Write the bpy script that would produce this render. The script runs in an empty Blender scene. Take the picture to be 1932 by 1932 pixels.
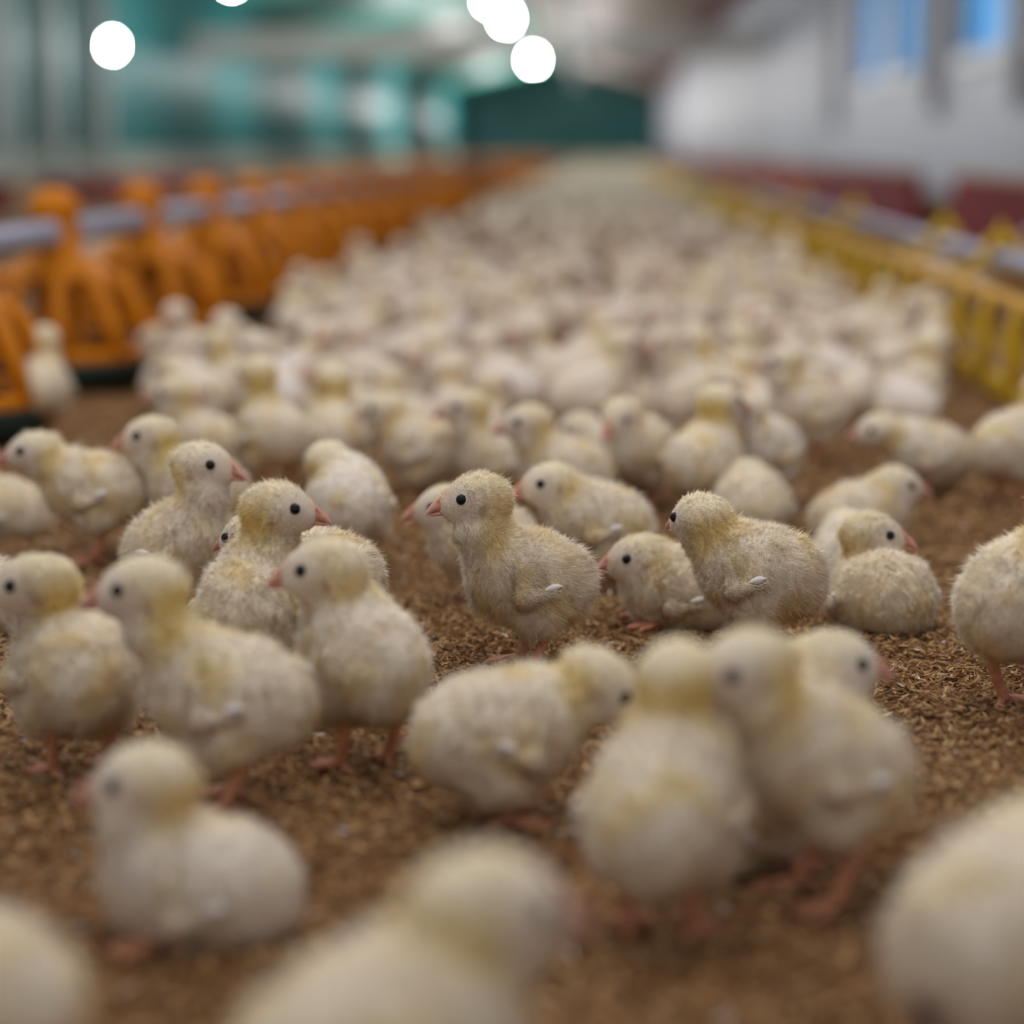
import bpy, math, random
import numpy as np
from mathutils import Vector, Matrix, Euler

# ------------------------------------------------------------------ camera, world, exposure
SC = bpy.context.scene
F = 4025.0                       # focal length in pixels of the 1932 px frame
CAM_H = 0.30
PITCH = math.atan(681.0 / F)
YAW = math.radians(2.44)
cam_d = bpy.data.cameras.new('camera')
cam = bpy.data.objects.new('camera', cam_d)
SC.collection.objects.link(cam)
cam.location = (0, 0, CAM_H)
cam.rotation_euler = (math.pi / 2 - PITCH, 0, YAW)
cam_d.sensor_width = 36
cam_d.lens = 36 * F / 1932
cam_d.clip_start = 0.02
cam_d.clip_end = 200
cam_d.dof.use_dof = True
cam_d.dof.focus_distance = 1.225
cam_d.dof.aperture_fstop = cam_d.lens / 1000 / 0.0245
SC.camera = cam

W = bpy.data.worlds.new('world'); SC.world = W
W.use_nodes = True
bgn = W.node_tree.nodes['Background']
bgn.inputs[0].default_value = (0.95, 0.94, 1.0, 1)
bgn.inputs[1].default_value = 0.40
SC.view_settings.view_transform = 'Standard'
SC.view_settings.look = 'None'
SC.view_settings.gamma = 1
SC.view_settings.use_curve_mapping = False
SC.view_settings.exposure = 0.38

LAMP_POWER = 15.0

# ------------------------------------------------------------------ helpers
ROT = cam.rotation_euler.to_matrix()
def at(px, py, h=0.0):
    """the place on the plane at height h that shows at this pixel of the photograph"""
    d = ROT @ Vector(((px - 966) / F, -(py - 966) / F, -1))
    t = (h - CAM_H) / d.z
    return Vector((d.x * t, d.y * t, h))

rng = np.random.default_rng(7)
random.seed(7)
COL = SC.collection

def tag(o, label=None, cat=None, group=None, kind=None):
    if label: o['label'] = label
    if cat: o['category'] = cat
    if group: o['group'] = group
    if kind: o['kind'] = kind
    return o

def empty(name, loc=(0, 0, 0), rz=0, s=1):
    o = bpy.data.objects.new(name, None)
    o.empty_display_size = 0.02
    o.location = loc; o.rotation_euler = (0, 0, rz); o.scale = (s, s, s)
    COL.objects.link(o)
    return o

def link(name, me, parent=None):
    o = bpy.data.objects.new(name, me)
    COL.objects.link(o)
    if parent is not None: o.parent = parent
    return o

def srgb(r, g, b):
    f = lambda c: (c / 255 / 12.92) if c / 255 <= 0.04045 else ((c / 255 + 0.055) / 1.055) ** 2.4
    return (f(r), f(g), f(b), 1)

def mat(name, col, rough=0.7, metal=0.0, noise=0.0, nscale=8.0, bump=0.0, emis=None, spec=.5):
    m = bpy.data.materials.new(name); m.use_nodes = True
    nt = m.node_tree; b = nt.nodes['Principled BSDF']
    b.inputs['Base Color'].default_value = col
    b.inputs['Roughness'].default_value = rough
    b.inputs['Metallic'].default_value = metal
    b.inputs['Specular IOR Level'].default_value = spec
    if noise or bump:
        tc = nt.nodes.new('ShaderNodeTexCoord')
        nz = nt.nodes.new('ShaderNodeTexNoise'); nz.inputs['Scale'].default_value = nscale
        nz.inputs['Detail'].default_value = 5
        nt.links.new(tc.outputs['Object'], nz.inputs['Vector'])
        if noise:
            r = nt.nodes.new('ShaderNodeValToRGB')
            r.color_ramp.elements[0].position = 0.3; r.color_ramp.elements[1].position = 0.7
            r.color_ramp.elements[0].color = [c * (1 - noise) for c in col[:3]] + [1]
            r.color_ramp.elements[1].color = [min(1, c * (1 + noise)) for c in col[:3]] + [1]
            nt.links.new(nz.outputs['Fac'], r.inputs[0]); nt.links.new(r.outputs[0], b.inputs['Base Color'])
        if bump:
            bp = nt.nodes.new('ShaderNodeBump'); bp.inputs['Strength'].default_value = bump
            bp.inputs['Distance'].default_value = 0.01
            nt.links.new(nz.outputs['Fac'], bp.inputs['Height']); nt.links.new(bp.outputs[0], b.inputs['Normal'])
    if emis:
        b.inputs['Emission Color'].default_value = (*emis[:3], 1)
        b.inputs['Emission Strength'].default_value = emis[3]
    return m

def attr_mat(name, rough=0.8, translucent=0.0, bump=0.0, bscale=400, sheen=0.0):
    m = bpy.data.materials.new(name); m.use_nodes = True
    nt = m.node_tree; b = nt.nodes['Principled BSDF']; out = nt.nodes['Material Output']
    a = nt.nodes.new('ShaderNodeAttribute'); a.attribute_name = 'col'
    b.inputs['Roughness'].default_value = rough
    b.inputs['Specular IOR Level'].default_value = 0.15
    if sheen:
        b.inputs['Sheen Weight'].default_value = sheen
        b.inputs['Sheen Roughness'].default_value = 0.5
    nt.links.new(a.outputs['Color'], b.inputs['Base Color'])
    if bump:
        tc = nt.nodes.new('ShaderNodeTexCoord')
        nz = nt.nodes.new('ShaderNodeTexNoise'); nz.inputs['Scale'].default_value = bscale
        nt.links.new(tc.outputs['Object'], nz.inputs['Vector'])
        bp = nt.nodes.new('ShaderNodeBump'); bp.inputs['Strength'].default_value = bump
        bp.inputs['Distance'].default_value = 0.001
        nt.links.new(nz.outputs['Fac'], bp.inputs['Height']); nt.links.new(bp.outputs[0], b.inputs['Normal'])
    if translucent:
        t = nt.nodes.new('ShaderNodeBsdfTranslucent')
        nt.links.new(a.outputs['Color'], t.inputs['Color'])
        mx = nt.nodes.new('ShaderNodeMixShader'); mx.inputs[0].default_value = translucent
        nt.links.new(b.outputs[0], mx.inputs[1]); nt.links.new(t.outputs[0], mx.inputs[2])
        nt.links.new(mx.outputs[0], out.inputs['Surface'])
    return m

def mesh_np(name, V, tris=None, quads=None, cols=None, mats=(), tri_mat=0, quad_mat=0, normals=None, smooth=True):
    """a mesh straight from numpy arrays"""
    me = bpy.data.meshes.new(name)
    nt_ = 0 if tris is None else len(tris); nq = 0 if quads is None else len(quads)
    me.vertices.add(len(V)); me.vertices.foreach_set('co', np.ascontiguousarray(V, dtype=np.float32).ravel())
    idx = []
    if nt_: idx.append(np.asarray(tris, dtype=np.int32).ravel())
    if nq: idx.append(np.asarray(quads, dtype=np.int32).ravel())
    idx = np.concatenate(idx)
    me.loops.add(len(idx)); me.loops.foreach_set('vertex_index', idx)
    st = np.concatenate([np.arange(nt_) * 3, nt_ * 3 + np.arange(nq) * 4]).astype(np.int32)
    me.polygons.add(nt_ + nq); me.polygons.foreach_set('loop_start', st)
    mi = np.concatenate([np.broadcast_to(tri_mat, (nt_,)), np.broadcast_to(quad_mat, (nq,))]).astype(np.int32)
    me.polygons.foreach_set('material_index', mi)
    me.polygons.foreach_set('use_smooth', np.full(nt_ + nq, smooth))
    for m in mats: me.materials.append(m)
    if cols is not None:
        c4 = np.ones((len(V), 4), dtype=np.float32); c4[:, :3] = cols
        at_ = me.color_attributes.new('col', 'FLOAT_COLOR', 'POINT')
        at_.data.foreach_set('color', c4.ravel())
    me.update(calc_edges=True)
    me.validate()
    if normals is not None:
        a_ = me.attributes.new('nrm', 'FLOAT_VECTOR', 'POINT')
        a_.data.foreach_set('vector', np.ascontiguousarray(normals, dtype=np.float32).ravel())
    return me

class MB:
    """collects boxes, tubes and lathes into one mesh"""
    def __init__(s): s.v = []; s.f = []
    def add(s, vs, fs):
        n = len(s.v); s.v += [tuple(v) for v in vs]; s.f += [tuple(i + n for i in f) for f in fs]
    def box(s, x0, x1, y0, y1, z0, z1, bev=0.0):
        if bev:
            b = bev
            vs = []; 
            for z, k in ((z0, b), (z0 + b, 0), (z1 - b, 0), (z1, b)):
                vs += [(x0 + k, y0 + k, z), (x1 - k, y0 + k, z), (x1 - k, y1 - k, z), (x0 + k, y1 - k, z)]
            fs = [(3, 2, 1, 0), (12, 13, 14, 15)]
            for r in range(3):
                for i in range(4):
                    j = (i + 1) % 4; fs.append((r * 4 + i, r * 4 + j, r * 4 + 4 + j, r * 4 + 4 + i))
            s.add(vs, fs); return s
        vs = [(x, y, z) for z in (z0, z1) for (x, y) in ((x0, y0), (x1, y0), (x1, y1), (x0, y1))]
        s.add(vs, [(3, 2, 1, 0), (4, 5, 6, 7), (0, 1, 5, 4), (1, 2, 6, 5), (2, 3, 7, 6), (3, 0, 4, 7)]); return s
    def tube(s, pts, rad, n=8, cap=True):
        pts = [Vector(p) for p in pts]; rad = rad if hasattr(rad, '__len__') else [rad] * len(pts)
        rings = []; u = None; vs = []
        for i, p in enumerate(pts):
            t = (pts[min(i + 1, len(pts) - 1)] - pts[max(i - 1, 0)]).normalized()
            if u is None:
                u = t.orthogonal().normalized()
            u = (u - t * u.dot(t)).normalized(); w = t.cross(u)
            for k in range(n):
                a = 2 * math.pi * k / n
                vs.append(p + (u * math.cos(a) + w * math.sin(a)) * rad[i])
        fs = []
        for i in range(len(pts) - 1):
            for k in range(n):
                j = (k + 1) % n; fs.append((i * n + k, i * n + j, i * n + n + j, i * n + n + k))
        if cap:
            fs.append(tuple(reversed(range(n)))); m = (len(pts) - 1) * n; fs.append(tuple(m + k for k in range(n)))
        s.add(vs, fs); return s
    def lathe(s, prof, n=24, c=(0, 0, 0)):
        vs = []; fs = []
        for r, z in prof:
            for k in range(n):
                a = 2 * math.pi * k / n; vs.append((c[0] + r * math.cos(a), c[1] + r * math.sin(a), c[2] + z))
        for i in range(len(prof) - 1):
            for k in range(n):
                j = (k + 1) % n; fs.append((i * n + k, i * n + j, i * n + n + j, i * n + n + k))
        s.add(vs, fs); return s
    def mesh(s, name, m, smooth=False):
        me = bpy.data.meshes.new(name); me.from_pydata(s.v, [], s.f); me.materials.append(m)
        if smooth:
            me.polygons.foreach_set('use_smooth', [True] * len(me.polygons))
        me.update(); return me
    def build(s, name, m, parent=None, smooth=False):
        return link(name, s.mesh(name, m, smooth), parent)

# ------------------------------------------------------------------ ground relief
def relief(x, y):
    """gentle unevenness of the litter, metres"""
    return 0.0022 * np.sin(x * 23 + 1.3) * np.cos(y * 17 + .4) + 0.0016 * np.sin(x * 51 + y * 37) + 0.0011 * np.cos(x * 83 - y * 71 + 2)

M_FLOOR = bpy.data.materials.new('litter_ground'); M_FLOOR.use_nodes = True
def _floor():
    nt = M_FLOOR.node_tree; b = nt.nodes['Principled BSDF']; b.inputs['Roughness'].default_value = 0.95
    b.inputs['Specular IOR Level'].default_value = 0.1
    tc = nt.nodes.new('ShaderNodeTexCoord')
    n1 = nt.nodes.new('ShaderNodeTexNoise'); n1.inputs['Scale'].default_value = 170; n1.inputs['Detail'].default_value = 6
    n2 = nt.nodes.new('ShaderNodeTexNoise'); n2.inputs['Scale'].default_value = 9; n2.inputs['Detail'].default_value = 4
    nt.links.new(tc.outputs['Object'], n1.inputs['Vector']); nt.links.new(tc.outputs['Object'], n2.inputs['Vector'])
    r1 = nt.nodes.new('ShaderNodeValToRGB')
    e = r1.color_ramp.elements; e[0].position = .32; e[1].position = .68
    e[0].color = (.08, .038, .014, 1); e[1].color = (.40, .225, .10, 1)
    r2 = nt.nodes.new('ShaderNodeValToRGB')
    e = r2.color_ramp.elements; e[0].position = .35; e[1].position = .65
    e[0].color = (.72, .62, .55, 1); e[1].color = (1, 1, 1, 1)
    mx = nt.nodes.new('ShaderNodeMix'); mx.data_type = 'RGBA'; mx.blend_type = 'MULTIPLY'; mx.inputs[0].default_value = 1
    nt.links.new(n1.outputs['Fac'], r1.inputs[0]); nt.links.new(n2.outputs['Fac'], r2.inputs[0])
    nt.links.new(r1.outputs[0], mx.inputs[6]); nt.links.new(r2.outputs[0], mx.inputs[7])
    nt.links.new(mx.outputs[2], b.inputs['Base Color'])
    bp = nt.nodes.new('ShaderNodeBump'); bp.inputs['Strength'].default_value = .8; bp.inputs['Distance'].default_value = .004
    nt.links.new(n1.outputs['Fac'], bp.inputs['Height']); nt.links.new(bp.outputs[0], b.inputs['Normal'])
_floor()

def grid_mesh(name, xs, ys, zf, m):
    X, Y = np.meshgrid(xs, ys, indexing='ij')
    V = np.stack([X, Y, zf(X, Y)], -1).reshape(-1, 3)
    nx, ny = len(xs), len(ys)
    i, j = np.meshgrid(np.arange(nx - 1), np.arange(ny - 1), indexing='ij')
    a = (i * ny + j).ravel()
    return mesh_np(name, V, quads=np.stack([a, a + ny, a + ny + 1, a + 1], -1), mats=[m])

XL, XR, YE = -6.5, 2.4, 105.0         # left wall, right wall, end wall
EAVE_L, EAVE_R, RIDGE_X, RIDGE_Z = 3.0, 3.0, -2.0, 4.1

xs = np.concatenate([np.linspace(XL, -1.3, 20)[:-1], np.linspace(-1.3, 1.0, 190)[:-1], np.linspace(1.0, XR, 10)])
ys = np.concatenate([np.linspace(-1.5, 0.3, 12)[:-1], np.linspace(0.3, 4.0, 300)[:-1], np.linspace(4.0, YE, 130)])
floor = link('floor', grid_mesh('floor', xs, ys, lambda x, y: relief(x, y), M_FLOOR)); tag(floor, kind='structure')

# ------------------------------------------------------------------ the barn shell
def curtain_mat(name, c_dark, c_lite, scale=(0.35, 0.35, 0.9), rough=.55):
    m = bpy.data.materials.new(name); m.use_nodes = True; nt = m.node_tree; b = nt.nodes['Principled BSDF']
    b.inputs['Roughness'].default_value = rough
    tc = nt.nodes.new('ShaderNodeTexCoord'); mp = nt.nodes.new('ShaderNodeMapping'); mp.inputs['Scale'].default_value = scale
    n = nt.nodes.new('ShaderNodeTexNoise'); n.inputs['Scale'].default_value = 1.0; n.inputs['Detail'].default_value = 3
    r = nt.nodes.new('ShaderNodeValToRGB'); e = r.color_ramp.elements
    e[0].position = .36; e[1].position = .64; e[0].color = c_dark; e[1].color = c_lite
    nt.links.new(tc.outputs['Object'], mp.inputs[0]); nt.links.new(mp.outputs[0], n.inputs['Vector'])
    nt.links.new(n.outputs['Fac'], r.inputs[0]); nt.links.new(r.outputs[0], b.inputs['Base Color'])
    return m
M_TEAL = curtain_mat('teal_tarpaulin', (.07, .19, .20, 1), (.02, .30, .31, 1), (.5, .12, .4))
M_TEALC = curtain_mat('teal_roof_lining', (.03, .26, .22, 1), (.10, .42, .36, 1))
M_ENDW = curtain_mat('dark_green_board', (.04, .30, .29, 1), (.12, .46, .45, 1))
M_WHITE = curtain_mat('white_tarpaulin', (.30, .30, .38, 1), (.45, .44, .53, 1), (.3, .12, .1))
M_BEIGE = curtain_mat('beige_roof_lining', (.32, .28, .24, 1), (.50, .45, .40, 1), (.3, .2, .3))
M_GREY = mat('grey_steel', srgb(150, 148, 152), .5, .2, noise=.12, nscale=3)
M_POST = mat('painted_grey_post', srgb(140, 145, 145), .6, 0, noise=.1, nscale=3)
M_PINK = mat('rust_red_beam', srgb(150, 96, 92), .6, 0, noise=.15, nscale=2)
M_RED = mat('dark_red_board', srgb(124, 6, 24), .8, 0, noise=.25, nscale=3, spec=.15)
M_CAP = mat('tan_straw_capping', srgb(176, 150, 128), .9, 0, noise=.2, nscale=20, bump=.3)
M_BLUE = mat('blue_screen', srgb(20, 120, 190), .6, 0, emis=(.02, .22, .50, .6))  # emission stands in for daylight behind the screens

def wall_sheet(name, x, y0, y1, z0, z1, m, amp=.035, per=.42, thick=.05, sgn=1):
    """a hanging sheet with soft vertical folds and a real thickness"""
    n = int((y1 - y0) / .09); ys_ = np.linspace(y0, y1, n)
    xo = x + sgn * amp * np.sin(ys_ * 2 * math.pi / per + 1.5 * np.sin(ys_ * .7))
    V = []; 
    for xx in (xo, np.full(n, x - sgn * thick)):
        for z in (z0, z1):
            V.append(np.stack([xx, ys_, np.full(n, z)], -1))
    V = np.concatenate(V); a = np.arange(n - 1)
    Q = [np.stack([a, a + 1, a + 1 + n, a + n], -1), np.stack([a + 2 * n, a + 3 * n, a + 1 + 3 * n, a + 1 + 2 * n], -1),
         np.stack([a, a + 2 * n, a + 1 + 2 * n, a + 1], -1), np.stack([a + n, a + 1 + n, a + 1 + 3 * n, a + 3 * n], -1)]
    o = link(name, mesh_np(name, V, quads=np.concatenate(Q), mats=[m])); tag(o, kind='structure'); return o

wall_sheet('wall_left', XL, 3.0, YE, -.02, EAVE_L, M_TEAL, amp=.02, per=.6, sgn=1)
# right wall: board below and between the windows, openings with blue screens
WIN = [(at_y0, at_y1) for at_y0, at_y1 in ((10.4, 12.1), (12.9, 14.9), (16.5, 20.6))]
SILL, WTOP = 0.88, 2.5
rw = MB()
rw.box(XR, XR + .12, 1.0, YE, -.02, SILL)
rw.box(XR, XR + .12, 1.0, YE, WTOP, EAVE_R)
yy = 1.0
M_BOARD = M_WHITE
for a, b in WIN + [(YE, YE)]:
    rw.box(XR, XR + .12, yy, a, SILL, WTOP); yy = b
o = rw.build('wall_right', M_BOARD); tag(o, kind='structure')
for i, (a, b) in enumerate(WIN):
    r = empty('window_%d' % (i + 1), (XR, (a + b) / 2, SILL)); tag(r, kind='structure')
    h = (b - a) / 2; f = MB()
    f.box(-.05, .1, -h - .06, -h + .05, 0, WTOP - SILL); f.box(-.05, .1, h - .05, h + .06, 0, WTOP - SILL)
    f.box(-.05, .1, -h, h, -.06, .05); f.box(-.05, .1, -h, h, WTOP - SILL - .05, WTOP - SILL)
    if i == 2: f.box(-.04, .08, -.35, .35, 0, WTOP - SILL)
    f.build('window_frame', M_GREY, r)
    MB().box(.06, .09, -h, h, .03, WTOP - SILL).build('window_screen', M_BLUE, r)
o = MB().box(XL, XR + .1, YE, YE + .15, -.02, RIDGE_Z).build('wall_end', M_ENDW); tag(o, kind='structure')
# ceiling: teal slope on the left, beige on the right
cm = MB()
cm.add([(XL, 7, EAVE_L), (RIDGE_X, 7, RIDGE_Z), (RIDGE_X, YE, RIDGE_Z), (XL, YE, EAVE_L),
        (XL, 7, EAVE_L + .08), (RIDGE_X, 7, RIDGE_Z + .08), (RIDGE_X, YE, RIDGE_Z + .08), (XL, YE, EAVE_L + .08)],
       [(0, 1, 2, 3), (7, 6, 5, 4), (0, 4, 5, 1), (2, 6, 7, 3), (0, 3, 7, 4)])
cl = cm.mesh('ceiling', M_TEALC); cl.materials.append(M_BEIGE)
o = link('ceiling', cl); tag(o, kind='structure')
cm = MB()
cm.add([(RIDGE_X, 7, RIDGE_Z), (XR, 7, EAVE_R), (XR, YE, EAVE_R), (RIDGE_X, YE, RIDGE_Z),
        (RIDGE_X, 7, RIDGE_Z + .08), (XR, 7, EAVE_R + .08), (XR, YE, EAVE_R + .08), (RIDGE_X, YE, RIDGE_Z + .08)],
       [(0, 1, 2, 3), (7, 6, 5, 4), (0, 4, 5, 1), (1, 5, 6, 2), (2, 6, 7, 3)])
o = cm.build('ceiling', M_BEIGE); tag(o, kind='structure')
# beams, posts
n_tr = 0
def trim(mb, m, smooth=False):
    global n_tr
    n_tr += 1
    return tag(mb.build('trim_%d' % n_tr, m, None, smooth), kind='structure')
trim(MB().box(XL + .1, XR, 33.6, 33.9, 1.72, 2.12), mat('pale_grey_steel', srgb(200, 196, 192), .6))                  # cross beam low across the barn
trim(MB().box(XR - .62, XR - .04, 6, YE, EAVE_R - .12, EAVE_R - .01), M_PINK)   # rust red eave beam
trim(MB().tube([(-.75, 30, 3.6), (-.35, 30, 1.2)], .09, 10), M_POST, True)
for y in (22.6, 24.6, 26.9):
    trim(MB().box(XL + .06, XL + .30, y - .12, y + .12, 0, EAVE_L), M_POST)
for y in (22.5, 12.5, 15.7):
    trim(MB().box(XR - .10, XR, y - .07, y + .07, .55, EAVE_R), M_GREY)
trim(MB().box(XL + .05, XL + .16, 5, YE, 0, .30), mat('grey_kerb', srgb(140, 150, 140), .8))

# red low boards on both sides, with a tan capping
def red_board(x, y0, y1, h, lab):
    r = empty('low_partition', (x, (y0 + y1) / 2, 0)); L = (y1 - y0) / 2
    tag(r, lab, 'partition', 'low dark red partitions')
    MB().box(-.02, .02, -L, L, 0, h, .004).build('board', M_RED, r)
    c = MB(); c.tube([(0, -L, h + .004), (0, -L * .3, h + .008), (0, L * .4, h + .004), (0, L, h + .006)], .017, 8)
    tag(c.build('capping', M_CAP, r, True), 'tan fibrous capping')
red_board(1.17, 3.2, 7.2, .215, 'near dark red low board behind the yellow trough at the right edge')
red_board(1.17, 8.1, 15.0, .215, 'dark red low board behind the yellow trough, left of the grey gap')
red_board(1.17, 15.3, 40, .215, 'farthest stretch of dark red low board beside the white wall')
red_board(-3.05, 7.5, 11.0, .15, 'dark red low board behind the orange feeders at the left edge')
red_board(-3.05, 11.6, 17.5, .15, 'dark red low board between two orange hangers under the teal curtain')

# ------------------------------------------------------------------ hanging lamps
M_BULB = bpy.data.materials.new('lit_bulb'); M_BULB.use_nodes = True
b = M_BULB.node_tree.nodes['Principled BSDF']
b.inputs['Base Color'].default_value = (1, 1, 1, 1)
b.inputs['Emission Color'].default_value = (.90, 1.0, .97, 1); b.inputs['Emission Strength'].default_value = 260
M_SOCK = mat('white_socket', srgb(205, 205, 205), .5)
M_CORD = mat('dark_cord', srgb(50, 50, 50), .6)
def lamp(px, py, h, lab):
    p = at(px, py, h)
    r = empty('hanging_lamp', (p.x, p.y, p.z)); tag(r, lab, 'lamp', 'lit bulbs hanging from the roof')
    g = MB(); g.lathe([(.001, -.055), (.02, -.05), (.032, -.025), (.034, 0), (.030, .025), (.022, .05), (.02, .06)], 20)
    g.build('bulb', M_BULB, r, True)
    MB().lathe([(.021, .055), (.024, .06), (.024, .10), (.006, .115), (.001, .115)], 16).build('socket', M_SOCK, r, True)
    MB().tube([(0, 0, .11), (0, 0, (3.0 - h))], .004, 6).build('cord', M_CORD, r, True)
lamp(212, 86, 1.5, 'round white lit bulb hanging alone at the upper left before the teal curtain')
lamp(436, -38, 1.5, 'lit bulb cut by the top edge above the teal curtain')
lamp(1006, 113, 1.5, 'lowest round white lit bulb of the middle row, under the grey beam')
lamp(955, 34, 1.5, 'lit bulb overlapping another just above the lowest one of the middle row')
lamp(925, -2, 1.5, 'lit bulb at the top edge, partly merged with the one below it')
# lights added overhead for the flock, and along the barn to brighten its walls
NEAR = [(-.75, 1.9), (.55, 1.8), (-.1, .7), (-.95, 3.6), (.8, 4.6)]
for x, y in NEAR + [(x, y) for y in (8, 14, 21, 29, 38, 50, 66, 88) for x in (-4.2, -.95)]:
    ld = bpy.data.lights.new('added_overhead_light', 'POINT'); ld.energy = LAMP_POWER * (1 if y < 8 else 2.0 if y < 12 else 4.6 if y < 40 else 7.0 if y < 60 else 16) * (1 if y < 8 else 1.8 if x < -4 else 1.0); ld.color = (1.0, .965, .955)
    ld.shadow_soft_size = .15
    lo = bpy.data.objects.new('added_overhead_light', ld); lo.location = (x, y, 1.75); COL.objects.link(lo)

# ------------------------------------------------------------------ feeders
M_YEL = mat('yellow_plastic', srgb(208, 168, 4), .45, 0, noise=.08, nscale=10, spec=.25)
M_YRAIL = mat('pale_yellow_rail', srgb(226, 176, 84), .35, 0, noise=.08, nscale=10)
M_ORA = mat('orange_plastic', srgb(205, 122, 6), .5, 0, noise=.12, nscale=10, spec=.2)
M_DARK = mat('dark_green_pan', srgb(28, 52, 48), .5, 0, noise=.2, nscale=20)
M_PIPE = mat('galvanised_pipe', srgb(175, 175, 190), .35, .55, noise=.12, nscale=5)
M_FEED = mat('feed_mash', srgb(176, 140, 96), .95, 0, noise=.3, nscale=150, bump=.5)

# right: long yellow trough with a grille, under a metal pipe
FX = 0.545
t = empty('trough_feeder', (FX, 2.5, 0)); tag(t, 'long yellow trough feeder with an upright bar grille along the right side', 'feeder')
Y0, Y1 = -0.6, 50.0
def rel(mb_args): return mb_args
m = MB(); m.tube([(-.055, Y0, .123), (-.055, Y1, .123)], .0085, 10); tag(m.build('top_rail', M_YRAIL, t, True), 'pale yellow top rail')
m = MB(); m.tube([(-.058, Y0, .022), (-.058, Y1, .022)], .007, 8); m.box(-.064, -.052, Y0, Y1, .006, .022); m.build('bottom_rail', M_YEL, t)
m = MB(); m.tube([(.055, Y0, .123), (.055, Y1, .123)], .007, 8); m.build('back_rail', M_YEL, t, True)
m = MB()
prof = [(-.052, .004), (-.052, .024), (-.046, .024), (-.044, .008), (.044, .008), (.046, .03), (.052, .03), (.052, .004)]
m.add([(x, Y0, z) for x, z in prof] + [(x, Y1, z) for x, z in prof], [(i, (i + 1) % 8, (i + 1) % 8 + 8, i + 8) for i in range(8)])
m.build('trough', M_YEL, t)
MB().box(-.043, .043, Y0, Y1, .008, .013).build('feed', M_FEED, t)
bar = MB()
bar.tube([(-.055, 0, .123), (-.062, 0, .10), (-.064, 0, .06), (-.060, 0, .02)], [.009, .0095, .0095, .010], 8)
bme = bar.mesh('grille_bar', M_YEL, True)
k = 0; y = 0.02
while k < 100:
    o = link('grille_bar', bme, t); o.location = (0, y, 0); y += .20; k += 1
m = MB()
while y < Y1 - .2:
    m.tube([(-.055, y, .123), (-.064, y, .06), (-.060, y, .02)], .008, 5); y += .2
tag(m.build('grille_bar', M_YEL, t, True), kind='stuff')
m = MB(); m.tube([(.01, Y0, .152), (.01, Y1, .152)], .0135, 12); tag(m.build('feed_pipe', M_PIPE, t, True), 'grey metal feed pipe')
hy = [.53, 1.03, 2.3, 3.6, 4.9, 6.4, 8, 10, 12, 15, 18, 22, 27]
for j, y in enumerate(hy):
    m = MB(); m.tube([(.01, y, .205), (.01, y, .19), (-.006, y, .17), (-.012, y, .15), (-.055, y, .12)], [.002, .006, .009, .009, .007], 8)
    m.tube([(.01, y, .19), (.026, y, .17), (.03, y, .15), (.055, y, .122)], [.006, .009, .009, .007], 8)
    m.build('hanger', M_YEL, t, True)

# left: feed pipe with orange pan feeders
PX = -0.70
o = MB().tube([(PX, 1.4, .197), (PX, 50, .197)], .017, 12).build('feed_pipe', M_PIPE, None, True)
tag(o, 'grey metal feed pipe running above the orange pan feeders on the left', 'pipe')
def pan_meshes():
    pan = MB().lathe([(.001, .003), (.095, .003), (.112, .012), (.116, .034), (.121, .036), (.121, .030), (.117, .008), (.098, 0), (.001, 0)], 36).mesh('pan_tray', M_DARK, True)
    feed = MB().lathe([(.001, .030), (.04, .024), (.09, .012), (.108, .012)], 24).mesh('feed', M_FEED, True)
    g = MB()
    g.lathe([(.121, .036), (.124, .046), (.119, .052), (.112, .047), (.114, .037)], 36)
    g.lathe([(.068, .130), (.074, .136), (.072, .145), (.062, .146), (.058, .136)], 30)
    for k in range(10):
        a = 2 * math.pi * k / 10 + .2
        ca, sa = math.cos(a), math.sin(a)
        pts = [(.064 * ca, .064 * sa, .142), (.088 * ca, .088 * sa, .125), (.108 * ca, .108 * sa, .085), (.118 * ca, .118 * sa, .044)]
        g.tube(pts, [.011, .012, .011, .010], 6)
    grl = g.mesh('grille', M_ORA, True)
    c = MB()
    c.lathe([(.072, .142), (.05, .158), (.034, .166), (.030, .215), (.034, .22), (.034, .232), (.020, .245), (.012, .25)], 20)
    c.lathe([(.030, .17), (.030, .06), (.05, .035), (.046, .035), (.026, .058), (.026, .17)], 18)
    col = c.mesh('collar', M_ORA, True)
    return pan, feed, grl, col
PM = pan_meshes()
zs = []
step = .52; y = 2.20
for i in range(26):
    lab = {0: 'orange pan feeder cut by the left edge in front', 1: 'orange pan feeder beside the lone chick at the left edge',
           2: 'second orange pan feeder from the left edge, white chick behind its collar', 3: 'third orange pan feeder from the left edge', 4: 'fourth orange pan feeder from the left edge', 5: 'fifth orange pan feeder from the left edge', 6: 'sixth orange pan feeder from the left edge'}.get(i,
           'orange pan feeder in the blurred row shrinking towards the end of the barn')
    r = empty('pan_feeder', (PX, y, .004), i * .37); tag(r, lab, 'feeder', 'orange pan feeders on the left feed line')
    for nm, me in zip(('pan_tray', 'feed', 'grille', 'collar'), PM): link(nm, me, r)
    y += step if i < 14 else step * (1 + (i - 13) * .25)

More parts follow.
